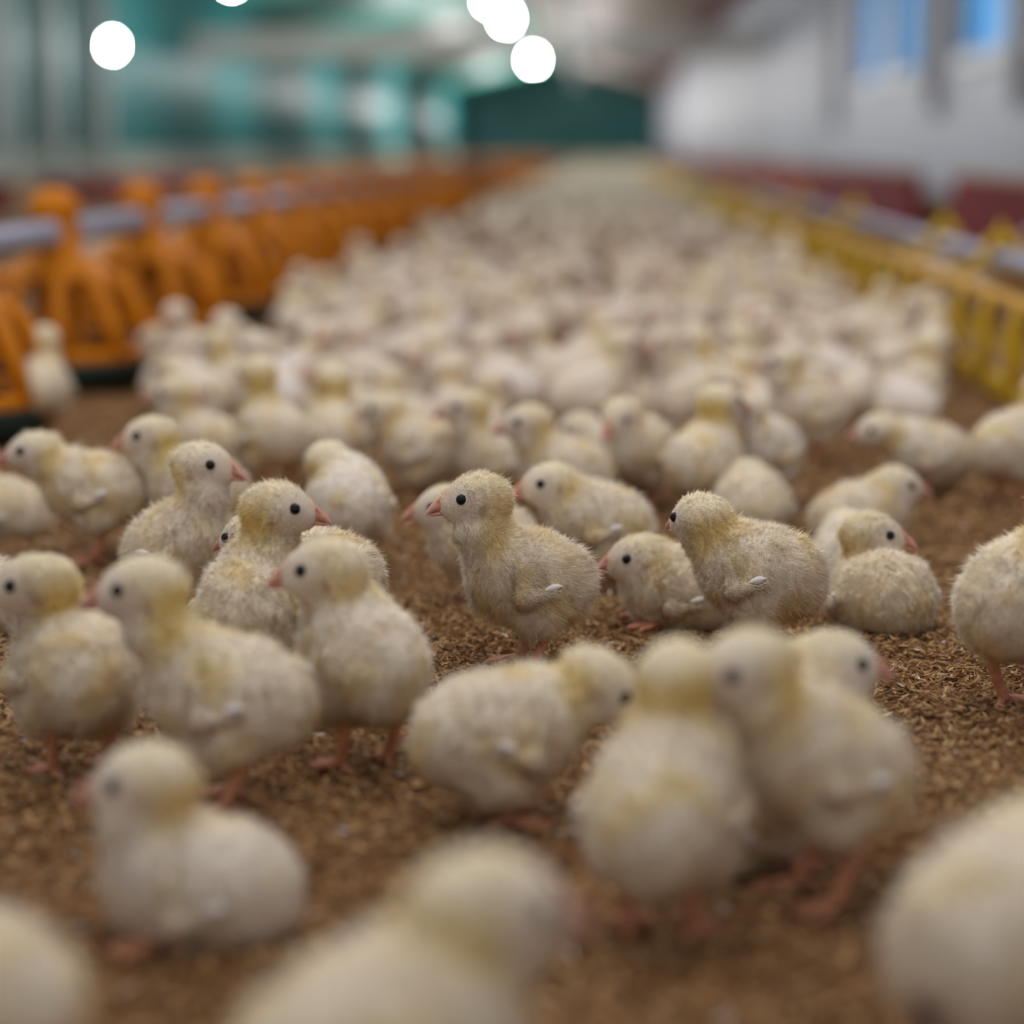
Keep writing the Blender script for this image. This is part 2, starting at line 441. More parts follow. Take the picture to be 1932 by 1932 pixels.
# ------------------------------------------------------------------ rice husk litter
M_HUSK = attr_mat('rice_husk', rough=.55, bump=0)
def husks(name, boxes, lab):
    P = []; 
    for (y0, y1, dens, sz) in boxes:
        # strip inside the camera's sweep, plus a margin
        x0 = at(-160, 1000).x; n = int((y1 - y0) * 1.0 * dens * 1)
        yy = rng.uniform(y0, y1, int(n * 3)); 
        hw = .245 * yy + .05; cx = -.0426 * yy
        xx = rng.uniform(-1, 1, len(yy)) * (.245 * y1 + .05) + cx
        keep = np.abs(xx - cx) < hw
        xx, yy = xx[keep], yy[keep]
        want = int(dens * (hw.mean() * 2) * (y1 - y0)); xx, yy = xx[:want], yy[:want]
        free = (xx < .475) & ~((xx < -.56) & (yy > 1.4))
        xx, yy = xx[free], yy[free]
        P.append(np.stack([xx, yy, np.full(len(xx), sz)], -1))
    P = np.concatenate(P); N = len(P)
    L = rng.uniform(.0030, .0044, N) * P[:, 2]; Wd = L * rng.uniform(.22, .34, N); H = Wd * rng.uniform(.45, .8, N)
    yaw = rng.uniform(0, 2 * math.pi, N); tilt = rng.normal(0, .35, N); roll = rng.normal(0, .6, N)
    base = np.array([[-1, 0, 0], [1, 0, 0], [.1, 1, 0], [.1, 0, 1], [.1, -1, 0], [.1, 0, -1]], dtype=float)
    V = base[None] * np.stack([L, Wd, H], -1)[:, None, :]
    V[:, 0, 2] += L * .12; V[:, 1, 2] += L * .18
    def rot(V, a, i, j):
        c, s = np.cos(a)[:, None], np.sin(a)[:, None]; A, B = V[..., i].copy(), V[..., j].copy()
        V[..., i] = A * c - B * s; V[..., j] = A * s + B * c
    rot(V, roll, 1, 2); rot(V, tilt, 0, 2); rot(V, yaw, 0, 1)
    z = relief(P[:, 0], P[:, 1]) + rng.uniform(0.0002, .0042, N) * P[:, 2]
    V += np.stack([P[:, 0], P[:, 1], z], -1)[:, None, :]
    T = np.array([[0, 3, 2], [0, 4, 3], [0, 5, 4], [0, 2, 5], [1, 2, 3], [1, 3, 4], [1, 4, 5], [1, 5, 2]])
    T = (T[None] + (np.arange(N) * 6)[:, None, None]).reshape(-1, 3)
    pal = np.array([[.47, .28, .125], [.37, .205, .085], [.57, .37, .18], [.25, .13, .05], [.43, .245, .10], [.30, .165, .07]])
    c = pal[rng.integers(0, len(pal), N)] * rng.uniform(.7, 1.2, (N, 1))
    w = rng.random(N) < .006; c[w] = [.75, .70, .66]
    C = np.repeat(c, 6, axis=0)
    me = mesh_np(name, V.reshape(-1, 3), tris=T[:, ::-1], cols=C, mats=[M_HUSK], smooth=False)
    o = link(name, me); tag(o, lab, 'litter', kind='stuff'); return o
husks('rice_husk_litter', [(.48, .90, 36000, 1.15), (.90, 1.06, 80000, 1.05), (1.06, 1.75, 125000, 1.0), (1.75, 2.5, 42000, 1.25), (2.5, 3.6, 14000, 1.7)],
      'brown rice husk litter spread over the barn floor under the chicks')

# ------------------------------------------------------------------ chicks
def sd_ell(p, c, r, R=None):
    q = p - c
    if R is not None: q = q @ R           # R columns = local axes
    k0 = np.linalg.norm(q / r, axis=-1); k1 = np.linalg.norm(q / (r * r), axis=-1) + 1e-9
    return k0 * (k0 - 1) / k1
def sd_cap(p, a, b, ra, rb):
    ba = b - a; pa = p - a
    h = np.clip((pa @ ba) / (ba @ ba), 0, 1)
    return np.linalg.norm(pa - h[..., None] * ba, axis=-1) - (ra + (rb - ra) * h)
def smin(a, b, k):
    h = np.clip(.5 + .5 * (b - a) / k, 0, 1)
    return b + (a - b) * h - k * h * (1 - h)
def rotm(yaw, pitch):
    """columns: forward, left, up"""
    cy, sy = math.cos(yaw), math.sin(yaw); cp, sp = math.cos(pitch), math.sin(pitch)
    return np.array([[cy * cp, -sy, -cy * sp], [sy * cp, cy, -sy * sp], [sp, 0, cp]])

def surface_nets(f, lo, hi, h):
    ax = [np.arange(lo[i], hi[i] + h, h) for i in range(3)]
    G = np.stack(np.meshgrid(*ax, indexing='ij'), -1)
    D = f(G.reshape(-1, 3)).reshape(G.shape[:3])
    nx, ny, nz = D.shape
    S = D < 0
    cnt = np.zeros((nx - 1, ny - 1, nz - 1)); acc = np.zeros((nx - 1, ny - 1, nz - 1, 3))
    sl = lambda o, n: slice(o, n - 1 + o)
    corners = [(i, j, k) for i in (0, 1) for j in (0, 1) for k in (0, 1)]
    for a in corners:
        for d in range(3):
            if a[d]: continue
            b_ = list(a); b_[d] = 1
            A = (sl(a[0], nx), sl(a[1], ny), sl(a[2], nz)); B = (sl(b_[0], nx), sl(b_[1], ny), sl(b_[2], nz))
            da, db = D[A], D[B]; cr = S[A] != S[B]
            t = np.where(cr, da / np.where(da - db == 0, 1, da - db), 0)
            pos = G[A] + (G[B] - G[A]) * t[..., None]
            acc += np.where(cr[..., None], pos, 0); cnt += cr
    act = cnt > 0
    ids = np.full(act.shape, -1); ids[act] = np.arange(act.sum())
    V = acc[act] / cnt[act][:, None]
    Q = []
    for d in range(3):
        e1, e2 = [(1, 2), (2, 0), (0, 1)][d]
        idx = [slice(1, -1)] * 3; idx[d] = slice(0, -1); idn = list(idx); idn[d] = slice(1, None)
        s0 = S[tuple(idx)]; s1 = S[tuple(idn)]
        ii = np.argwhere(s0 != s1)
        flip = s0[tuple(ii.T)]
        ii = ii + np.array([0 if k == d else 1 for k in range(3)])
        def cell(a, b_):
            c = ii.copy(); c[:, e1] -= a; c[:, e2] -= b_; return ids[c[:, 0], c[:, 1], c[:, 2]]
        q = np.stack([cell(1, 1), cell(0, 1), cell(0, 0), cell(1, 0)], -1)
        q[~flip] = q[~flip][:, ::-1]
        Q.append(q)
    return V, np.concatenate(Q)

def grad(f, p, e=.3):
    g = np.stack([f(p + np.eye(3)[i] * e) - f(p - np.eye(3)[i] * e) for i in range(3)], -1)
    return g / (np.linalg.norm(g, axis=-1, keepdims=True) + 1e-9)
def vnoise(p, s, seed=0):
    q = p / s + seed * 3.7
    return (np.sin(q[:, 0] * 1.9 + 1.3 * np.sin(q[:, 1] * 1.3 + q[:, 2])) + np.sin(q[:, 1] * 2.3 + 1.7 * np.sin(q[:, 2] * 1.1 + q[:, 0]))
            + np.sin(q[:, 2] * 2.1 + 1.5 * np.sin(q[:, 0] * 1.7 - q[:, 1]))) / 3
def lerp(a, b, t): return a + (b - a) * t[:, None]
def sstep(a, b, x):
    t = np.clip((x - a) / (b - a), 0, 1); return t * t * (3 - 2 * t)

M_DOWN = attr_mat('chick_down_base', rough=.9, bump=.35, bscale=900, sheen=.15)
def fur_mat():
    m = bpy.data.materials.new('chick_down_fibre'); m.use_nodes = True; nt = m.node_tree
    nt.nodes.remove(nt.nodes['Principled BSDF']); out = nt.nodes['Material Output']
    a = nt.nodes.new('ShaderNodeAttribute'); a.attribute_name = 'col'
    n = nt.nodes.new('ShaderNodeAttribute'); n.attribute_name = 'nrm'
    vt = nt.nodes.new('ShaderNodeVectorTransform'); vt.vector_type = 'NORMAL'; vt.convert_from = 'OBJECT'; vt.convert_to = 'WORLD'
    nt.links.new(n.outputs['Vector'], vt.inputs[0])
    neg = nt.nodes.new('ShaderNodeVectorMath'); neg.operation = 'SCALE'; neg.inputs['Scale'].default_value = -1
    nt.links.new(vt.outputs[0], neg.inputs[0])
    d = nt.nodes.new('ShaderNodeBsdfDiffuse'); t = nt.nodes.new('ShaderNodeBsdfTranslucent'); t2 = nt.nodes.new('ShaderNodeBsdfTranslucent')
    for k in (d, t, t2): nt.links.new(a.outputs['Color'], k.inputs['Color'])
    nt.links.new(vt.outputs[0], d.inputs['Normal']); nt.links.new(neg.outputs[0], t.inputs['Normal'])
    ad = nt.nodes.new('ShaderNodeAddShader'); nt.links.new(d.outputs[0], ad.inputs[0]); nt.links.new(t.outputs[0], ad.inputs[1])
    mx = nt.nodes.new('ShaderNodeMixShader'); mx.inputs[0].default_value = .3
    nt.links.new(ad.outputs[0], mx.inputs[1]); nt.links.new(t2.outputs[0], mx.inputs[2])
    nt.links.new(mx.outputs[0], out.inputs['Surface']); return m
M_FUR = fur_mat()
M_SKIN = attr_mat('chick_skin', rough=.5, bump=.4, bscale=700)
M_EYE = mat('black_eye', (.006, .005, .006, 1), .08, spec=.3)
M_RIM = mat('grey_eyelid', srgb(120, 108, 100), .7)

CREAM = np.array([.81, .72, .56]); WHITE = np.array([.84, .78, .69]); YELL = np.array([.78, .60, .20]); FACE = np.array([.68, .575, .475])
TANY = np.array([.62, .48, .30]); PINK = np.array([.62, .36, .29])

def blades(V, Q, N, flow_f, len_f, width, colf, seed, bend=True):
    """down fibres rooted on the skin; they belong to the body mesh"""
    r = np.random.default_rng(seed)
    T = np.concatenate([Q[:, [0, 1, 2]], Q[:, [0, 2, 3]]])
    A, B, C = V[T[:, 0]], V[T[:, 1]], V[T[:, 2]]
    cr = np.cross(B - A, C - A); ar = np.linalg.norm(cr, axis=1) + 1e-12
    i = r.choice(len(T), N, p=ar / ar.sum())
    u, v = r.random(N), r.random(N); m = u + v > 1; u[m], v[m] = 1 - u[m], 1 - v[m]
    P = A[i] + (B[i] - A[i]) * u[:, None] + (C[i] - A[i]) * v[:, None]
    Nn = cr[i] / ar[i][:, None]
    fl = flow_f(P); fl = fl - Nn * np.sum(fl * Nn, 1, keepdims=True)
    fl /= np.linalg.norm(fl, axis=1, keepdims=True) + 1e-6
    jit = r.normal(0, .30, (N, 3))
    clump = np.stack([vnoise(P, 2.6, seed), vnoise(P, 2.6, seed + 9), vnoise(P, 2.6, seed + 5)], -1) * .55
    d1 = Nn * .9 + fl * .65 + jit + clump; d1 /= np.linalg.norm(d1, axis=1, keepdims=True)
    d2 = Nn * .6 + fl * .85 + jit + clump; d2 /= np.linalg.norm(d2, axis=1, keepdims=True)
    L = len_f(P) * r.uniform(.6, 1.25, N) * np.where(r.random(N) < .12, 1.45, 1)
    w = np.cross(Nn, d1); w /= np.linalg.norm(w, axis=1, keepdims=True) + 1e-6
    ww = w * width
    base = P - Nn * .4
    mid = base + d1 * (L * .55)[:, None]; tip = mid + d2 * (L * .5)[:, None]
    c = colf(P) * r.uniform(.80, 1.14, (N, 1)) * (1 + .10 * vnoise(P, 2.6, seed + 9))[:, None]
    Sn = Nn + (jit + clump) * .75; Sn /= np.linalg.norm(Sn, axis=1, keepdims=True)
    k = np.arange(N)
    if bend:
        BV = np.stack([base - ww, base + ww, mid + ww * .7, mid - ww * .7, tip], 1).reshape(-1, 3)
        q = np.stack([k * 5, k * 5 + 1, k * 5 + 2, k * 5 + 3], -1); t = np.stack([k * 5 + 3, k * 5 + 2, k * 5 + 4], -1)
        rep = 5
    else:
        BV = np.stack([base - ww, base + ww, tip], 1).reshape(-1, 3); q = None; t = np.stack([k * 3, k * 3 + 1, k * 3 + 2], -1); rep = 3
    return BV, q, t, np.repeat(c, rep, 0), np.repeat(Sn, rep, 0)

def join_mesh(name, V, Q, C, Nn, BL, mats):
    Vs = [V]; Cs = [C]; Ns = [Nn]; Qs = [Q]; Ts = []; qm = [np.zeros(len(Q))]; off = len(V)
    if BL is not None:
        BV, q, t, bc, bn = BL
        Vs.append(BV); Cs.append(bc); Ns.append(bn)
        if q is not None: Qs.append(q + off); qm.append(np.ones(len(q)))
        Ts.append(t + off)
    return mesh_np(name, np.concatenate(Vs) * .001, tris=np.concatenate(Ts) if Ts else None, quads=np.concatenate(Qs),
                   cols=np.clip(np.concatenate(Cs), 0, .95), mats=mats, tri_mat=1, quad_mat=np.concatenate(qm), normals=np.concatenate(Ns))

def make_pose(**k):
    d = dict(sit=0.0, pitch=8.0, head=None, hyaw=0.0, hpitch=-4.0, yel=.5, white=.3, fat=1.0, seed=1, q=1, wingw=1.0, legs=True, beakopen=0, lift=2.0, vent=0)
    d.update(k)
    if d['head'] is None: d['head'] = (34 - 8 * d['sit'], 0, 101 - 34 * d['sit'])
    return d

def chick_geometry(P):
    """signed distance of one chick in millimetres; x forward, z up, feet at the origin"""
    sit = P['sit']; fat = P['fat']; drop = 31 * sit - P['lift'] * (1 - sit)
    bp = math.radians(P['pitch']); Rb = rotm(0, bp); piv = np.array([0, 0, 52 - drop])
    def B(x, y, z): return piv + Rb @ np.array([x, y, z - 52.0])
    hc = np.array(P['head'], float); hy = math.radians(P['hyaw']); hp = math.radians(P['hpitch'])
    Rh = rotm(hy, hp)
    E = []
    E.append((B(-3, 0, 51), np.array([31, 27 * fat, 27.5 * fat]), Rb))
    E.append((B(17, 0, 54), np.array([21, 23.5 * fat, 25]), Rb))
    E.append((B(-21, 0, 50), np.array([16.5, 18.5 * fat, 19]), Rb))
    zt = 36 if sit < .5 else 52
    for s in (-1, 1):
        E.append((B(-1, s * 17 * fat, zt), np.array([15, 11, 16.]), Rb))
    sh = B(20, 0, 66)
    mid = (sh + hc) / 2 + np.array([5, 0, -2])
    nb = hc - Rh[:, 0] * 4 - Rh[:, 2] * 3
    def f(p):
        d = sd_ell(p, *E[0])
        for e in E[1:3]: d = smin(d, sd_ell(p, *e), 9)
        for e in E[3:]: d = smin(d, sd_ell(p, *e), 6)
        n1 = sd_cap(p, sh - np.array([1, 0, 5]), mid, 17.5, 14.2); n2 = sd_cap(p, mid, nb, 14.2, 13.8)
        n = smin(n1, n2, 5)
        d = smin(d, n, 7)
        h = sd_ell(p, hc, np.array([19.6, 15.3, 14.2]), Rh)
        h = smin(h, sd_ell(p, hc + Rh @ np.array([11, 0, -3.8]), np.array([11.5, 9.2, 9]), Rh), 5)
        d = smin(d, h, 4)
        if sit > .5: d = np.maximum(d, -(p[..., 2] - 1.0))
        return d
    return f, dict(Rb=Rb, Rh=Rh, hc=hc, B=B, sh=sh, mid=mid, nb=nb)

def chick_meshes(P, full=True):
    f, g = chick_geometry(P)
    Rh, hc, B, Rb = g['Rh'], g['hc'], g['B'], g['Rb']
    q = P['q']                                            # 3 focal, 2 near focus, 1 blurred, 0 far
    vox = {3: 2.0, 2: 2.6, 1: 3.6, 0: 6.0}[q]
    lo = np.minimum(np.array([-56, -42, -3]), hc - 30); hi = np.maximum(np.array([56, 42, 92 - 20 * P['sit']]), hc + 30)
    V, Q = surface_nets(f, lo, hi, vox)
    for _ in range(2): V = V - grad(f, V) * f(V)[:, None] * .9
    seed = P['seed']
    def hl(p): return (p - hc) @ Rh
    def colf(p):
        h = hl(p); bl = (p - B(0, 0, 52)) @ Rb
        headm = sstep(26, 17, np.linalg.norm(h, axis=1))
        nk = sstep(26, 12, np.linalg.norm(p - g['mid'], axis=1)) 
        c = np.tile(CREAM * (1 - P['white']) + WHITE * P['white'], (len(p), 1))
        yn = .5 + .5 * vnoise(p, 13, seed)
        c = lerp(c, YELL, np.clip((yn - .52) * 1.5, 0, .75) * (.35 + .5 * P['yel']))
        c = lerp(c, TANY * 1.15, sstep(.60, .95, .5 + .5 * vnoise(p, 7, seed + 4)) * .30)
        # yellow nape and neck, paler breast and throat
        back = sstep(6, -12, h[:, 0]) * sstep(12, -6, h[:, 2])
        neckm = np.maximum(nk, headm * .9)
        c = lerp(c, YELL, np.minimum(.92, neckm * back * (.35 + .85 * P['yel'])))
        c = lerp(c, WHITE, sstep(8, 22, bl[:, 0]) * sstep(18, 4, np.abs(bl[:, 1])) * .45 * (1 - headm))
        c = lerp(c, CREAM * [1.0, 1.0, .92], headm * sstep(2, 10, h[:, 2]) * .7)
        # pale bare face around the eye
        fc = sstep(16, 9, np.linalg.norm((h - [11, 0, -2]) * [1, .35, 1], axis=1)) * headm
        c = lerp(c, FACE, fc * .70)
        c = lerp(c, np.array([.72, .50, .32]), sstep(10, 3, np.linalg.norm(h - [19, 0, 1], axis=1)) * .8)
        if P['vent']:
            c = lerp(c, np.array([.20, .10, .10]), sstep(8, 4, np.linalg.norm(p - B(-36, 0, 44), axis=1)) * .9)
        c = lerp(c, np.array([.50, .33, .24]), sstep(3.2, 1.2, np.linalg.norm((h - [-2, 0, -5]) * [1, 0, .5], axis=1)) * headm * .5)
        # patchy tan tint towards the underside
        c = lerp(c, TANY, sstep(-14, -26, bl[:, 2]) * .35 * (.5 + .5 * vnoise(p, 9, seed + 2)))
        return c
    n0 = grad(f, V)
    C = colf(V)
    hV = hl(V); hd = sstep(22, 15, np.linalg.norm(hV, axis=1))
    amp = (1 - hd * .8)
    V2 = V + n0 * (vnoise(V, 5.5, seed) * .8 * amp + vnoise(V, 2.2, seed + 3) * .35 * amp)[:, None]
    if P['sit'] > .5: V2[:, 2] = np.maximum(V2[:, 2], 0)
    def flow(p):
        h = hl(p); w = sstep(26, 14, np.linalg.norm(h, axis=1))[:, None]
        fb = np.tile(Rb @ np.array([-.8, 0, -.55]), (len(p), 1)); fh = np.tile(Rh @ np.array([-1, 0, -.3]), (len(p), 1))
        nk = sstep(24, 12, np.linalg.norm(p - g['mid'], axis=1))[:, None] * (1 - w)
        return fb * (1 - w) * (1 - nk) + fh * w + np.array([-.4, 0, -1.0]) * nk
    def lenf(p):
        h = hl(p); face = sstep(19, 9, np.linalg.norm((h - [15, 0, -2]) * [1, .5, 1], axis=1))
        hm = sstep(26, 16, np.linalg.norm(h, axis=1))
        L = 5.2 * (1 - hm) + 3.6 * hm
        L = L * (1 + .35 * vnoise(p, 8, seed + 6))
        return L * (1 - face * .72)
    N = {3: 46000, 2: 26000, 1: 9000, 0: 0}[q]; wd = {3: .16, 2: .2, 1: .42, 0: 1}[q]
    BL = blades(V2, Q, N, flow, lenf, wd, colf, seed, bend=q >= 2) if N else None
    body = join_mesh('body', V2, Q, C, n0, BL, [M_DOWN, M_FUR])
    out = {'body': body}
    # beak, in head space
    def hp(x, y, z): return (hc + Rh @ np.array([x, y, z])) * .001
    def loft(secs, n=12):
        VV = []; 
        for (x, zc, wy, hz) in secs:
            for k in range(n):
                a = 2 * math.pi * k / n
                yv, zv = math.cos(a), math.sin(a)
                VV.append(hp(x, wy * yv * (1 - .25 * max(0, zv)), zc + hz * zv))
        QQ = []
        for i in range(len(secs) - 1):
            for k in range(n):
                j = (k + 1) % n; QQ.append((i * n + k, i * n + j, i * n + n + j, i * n + n + k))
        return VV, QQ
    bo = P['beakopen']
    up = [(15, -.3, 5.6, 5.0), (19, -.8, 5.0, 4.8), (22, -1.5, 4.3, 4.1), (24.8, -2.8, 3.4, 3.1), (27.6, -4.4, 2.3, 2.2), (29.8, -6.4, 1.2, 1.3), (30.6, -7.9, .3, .35)]
    dn = [(14, -5.6, 5.2, 2.6), (19, -6.2 - bo * .3, 4.3, 2.0), (23.5, -6.9 - bo, 3.0, 1.5), (27, -7.5 - bo * 1.6, 1.6, 1.0), (28.8, -7.9 - bo * 2, .3, .3)]
    v1, q1 = loft(up); v2, q2 = loft(dn)
    vv = np.array(v1 + v2); qq = np.array(q1 + [tuple(i + len(v1) for i in t_) for t_ in q2])
    bc = np.tile([.66, .33, .24], (len(vv), 1)); hx = ((vv * 1000 - hc) @ Rh)
    bc = lerp(bc, np.array([.74, .47, .40]), sstep(24, 32, hx[:, 0]) * .7)
    bc = lerp(bc, np.array([.30, .12, .09]), (sstep(2.0, .6, np.abs(hx[:, 0] - 21.5)) * sstep(1.4, .4, np.abs(hx[:, 2] - .9))))
    out['beak'] = mesh_np('beak', vv, quads=qq, cols=bc, mats=[M_SKIN])
    # eyes
    for s, nm in ((1, 'eyeL'), (-1, 'eyeR')):
        e = MB(); n = 14; m_ = 8; rr = 3.25
        # seat the eye on the face
        pt = np.array([9.6, s * 20, 2.2]); w0 = hc + Rh @ pt; dirv = Rh @ np.array([0, -s, 0])
        t_ = 0
        for _ in range(30):
            dd = f((w0 + dirv * t_)[None])[0]
            if dd < .05: break
            t_ += dd * .8
        ec = w0 + dirv * (t_ + .7)
        for i in range(m_ + 1):
            a = math.pi * i / m_
            for k in range(n):
                b_ = 2 * math.pi * k / n
                lp = np.array([rr * math.sin(a) * math.cos(b_), s * 2.6 * math.cos(a) if True else 0, rr * math.sin(a) * math.sin(b_)])
                e.v.append(tuple((ec + Rh @ lp) * .001))
        for i in range(m_):
            for k in range(n):
                j = (k + 1) % n; e.f.append((i * n + k, i * n + j, i * n + n + j, i * n + n + k))
        out[nm] = e.mesh('eye', M_EYE, True)
    if not full: return out, g
    # wings
    for s, nm in ((1, 'wingL'), (-1, 'wingR')):
        root = B(14, s * 22 * P['fat'], 60); wr = B(10, s * 27.0 * P['fat'], 44); tip_ = B(-6, s * 28 * P['fat'], 50)
        def fw(p):
            a = sd_cap(p, root, wr, 4.5, 4.2); b_ = sd_cap(p, wr, tip_, 4.2, 3.0)
            return smin(a, b_, 6)
        los = np.minimum(np.minimum(root, wr), tip_) - 9; his = np.maximum(np.maximum(root, wr), tip_) + 9
        wv, wq = surface_nets(fw, los, his, 1.6 if q >= 2 else 2.6)
        wn = grad(fw, wv)
        wc0 = wr
        def wcol(p):
            c = np.tile(CREAM * .97, (len(p), 1))
            c = lerp(c, PINK * .8, sstep(10, 2, np.linalg.norm((p - (wc0 - np.array([0, 0, 3.5]))) * [.6, 1, 1], axis=1)) * .65)
            return lerp(c, YELL, np.clip(vnoise(p, 8, seed + 1), 0, 1) * .5)
        def wfl(p): return np.tile(Rb @ np.array([-1, 0, -.25]), (len(p), 1))
        bl = blades(wv, wq, {3: 5000, 2: 2500, 1: 900, 0: 1}[q], wfl, lambda p: np.full(len(p), 4.4), wd, wcol, seed + 11, bend=q >= 2)
        out[nm] = join_mesh('wing', wv, wq, wcol(wv), wn, bl, [M_DOWN, M_FUR])
        # small white quill feathers at the wing tip
        ff = MB()
        for i in range(3):
            a0 = tip_ + Rb @ np.array([6 - i * .8, s * (3.9 - .5 * i), 1.6 - i * 1.5]); L = (10.5 - i * 1.6) * P['wingw']
            dr = Rb @ np.array([-.96, s * .02, .30 - .10 * i]); upv = Rb @ np.array([.25, 0, .95]); ou = Rb @ np.array([0, s, 0])
            ring = []
            for u, wv_ in ((0, .6), (.25, 2.0), (.5, 2.7), (.75, 2.2), (1, .3)):
                c_ = a0 + dr * L * u
                ring.append((c_ + upv * wv_, c_ + ou * .55, c_ - upv * wv_, c_ - ou * .3))
            n_ = len(ff.v)
            for r_ in ring: ff.v += [tuple(x * .001) for x in r_]
            for i_ in range(4):
                for k_ in range(4):
                    j_ = (k_ + 1) % 4; ff.f.append((n_ + i_ * 4 + k_, n_ + i_ * 4 + j_, n_ + i_ * 4 + 4 + j_, n_ + i_ * 4 + 4 + k_))
        out['quill' + nm[-1]] = ff.mesh('wing_feathers', M_QUILL, True)
    # legs
    for s, nm in ((1, 'legL'), (-1, 'legR')):
        L = MB()
        if P['sit'] > .5:
            an = np.array([16, s * 15, 4.0]); L.tube([Vector((2, s * 15, 9)) * .001, Vector(an) * .001], [.0032, .003], 8)
        else:
            kx = P.get('legx', (0, 0))[0 if s > 0 else 1]
            an = np.array([2 + kx, s * 13, 4.2]); kn = np.array([-7 + kx * .6, s * 14, 25.0])
            L.tube([Vector(kn + np.array([3, 0, 10])) * .001, Vector(kn) * .001, Vector((kn + an) / 2) * .001, Vector(an + np.array([-.8, 0, 3])) * .001, Vector(an) * .001],
                   [.0046, .0036, .0029, .0030, .0036], 10)
        for a, ln in ((-.45, 17), (0, 20), (.5, 16), (math.pi + .25 * s, 8)):
            d = np.array([math.cos(a + s * .12), math.sin(a + s * .12), 0])
            p0 = an; p1 = an + d * ln * .35 + [0, 0, -.6]; p2 = an + d * ln * .7 + [0, 0, -2.0]; p3 = an + d * ln + [0, 0, -2.2]; p4 = an + d * (ln + 3.2) + [0, 0, -3.2]
            L.tube([Vector(x) * .001 for x in (p0, p1, p2, p3, p4)], [.0030, .0021, .0021, .0017, .0003], 7)
        out[nm] = L.mesh('leg', M_LEG, True)
    return out, g
M_QUILL = mat('white_quill', srgb(232, 226, 220), .5)
M_LEG = mat('pink_orange_leg', srgb(204, 140, 104), .5, 0, noise=.15, nscale=300, bump=.4)

PARTS = (('body', 'body'), ('beak', 'beak'), ('eyeL', 'eye'), ('eyeR', 'eye'), ('wingL', 'wing'), ('wingR', 'wing'), ('legL', 'leg'), ('legR', 'leg'))
def place_chick(px, py, heading, label, P, s=1.0, group='chicks standing and sitting on the husk litter', loc=None):
    p = at(px, py) if loc is None else Vector(loc)
    z = float(relief(np.array(p.x), np.array(p.y))) + .0008
    out, g = chick_meshes(P)
    r = empty('chick', (p.x, p.y, z), math.radians(heading), s)
    tag(r, label, 'chick', group)
    ws = {}
    for k_, nm in PARTS:
        if k_ in out:
            o = link(nm, out[k_], r)
            if k_.startswith('wing'): ws[k_[-1]] = o
    for k_ in ('L', 'R'): tag(link('wing_feathers', out['quill' + k_], ws[k_]), 'white quill feathers')
    return r

# foreground flock: foot pixel, heading (0 = towards the right, 90 = away), head heading, pose, label
def C(px, py, hd, label, hh=None, s=1.0, **k):
    k.setdefault('seed', int(px * 7 + py) % 97 + 1)
    hh = hd if hh is None else hh
    k['hyaw'] = ((hh - hd + 180) % 360) - 180
    if 'head' not in k and abs(k['hyaw']) > 25:
        sit = k.get('sit', 0); k['head'] = (26 - 6 * sit, 6 * math.copysign(1, k['hyaw']), 102 - 34 * sit)
    place_chick(px, py, hd, label, make_pose(**k), s)

#FLOCK
C(1000, 1262, 197, 'sharp pale yellow chick standing in the middle, looking left', hh=186, q=3, head=(31, -2, 102), yel=.42, fat=1.03, seed=5, hpitch=-3)
C(690, 1452, 122, 'chick standing half turned away, head in profile left, nearest left of the sharp chick', hh=178, q=2, yel=.35, white=.7, head=(18, 12, 99), pitch=14, lift=5)
C(440, 1530, 184, 'large blurred chick with a yellow nape walking left, behind the sitting chick at lower left', q=1, yel=1.0, head=(38, 0, 103), s=1.0)
C(150, 1462, 118, 'chick standing with its back to us at the left edge, head turned left', hh=184, q=2, yel=.8, head=(16, 14, 94))
C(-40, 1195, 185, 'chick sitting at the left edge, only its rear showing', q=1, sit=1, yel=.3)
C(385, 1765, 190, 'blurred white chick sitting alone at lower left, head up to the left', hh=180, q=1, sit=1, yel=.55, white=.8, head=(21, 0, 64), s=.98)
C(-75, 2210, 182, 'very blurred chick in the lower left corner, only its back in frame', q=1, yel=.4)
C(712, 2385, 42, 'very blurred large chick at the bottom centre seen from behind', hh=30, q=1, yel=.8, head=(31, -4, 86), s=1.12)
C(1905, 2110, 42, 'very blurred large chick in the lower right corner with a dark spot on its rear', q=1, yel=.4, s=1.17, vent=1, head=(42, -10, 88))
C(940, 1555, 18, 'blurred chick crouching with its head bowed to the right, below the sharp middle chick', hh=12, q=1, pitch=-2, yel=.75, head=(47, -2, 62), hpitch=-38, sit=.35)
C(1245, 1775, 74, 'blurred chick standing upright with its back to us, yellow nape, at lower right of centre', hh=70, q=1, yel=1.0, head=(24, 0, 98), pitch=22)
C(1550, 1700, 208, 'blurred chick bending its head down left, touching the upright chick with its face', hh=196, q=1, yel=.75, head=(38, 0, 101), hpitch=-14, pitch=20, lift=6)
C(1478, 1556, 8, 'blurred chick whose head alone shows facing right behind the bending chick', q=1, yel=.5, head=(22, 0, 75), s=.96)
C(1375, 1625, 20, 'blurred chick squeezed between the upright chick and the bending one', q=1, sit=1, yel=.5, head=(36, -4, 42), hpitch=-30)
C(1925, 1345, 38, 'chick standing at the right edge on orange legs, its head out of frame', q=2, yel=.4, pitch=16, fat=1.08, head=(24, -4, 106), lift=9, s=1.06)
C(1905, 955, 30, 'yellowish chick cut by the right edge below the yellow trough', q=1, yel=.6)
C(1665, 1190, 100, 'scruffy chick sitting with its rear to us, head turned right, near the right edge', hh=2, q=2, sit=1, yel=.2, head=(20, 3, 56), pitch=2, white=.1, fat=1.08)
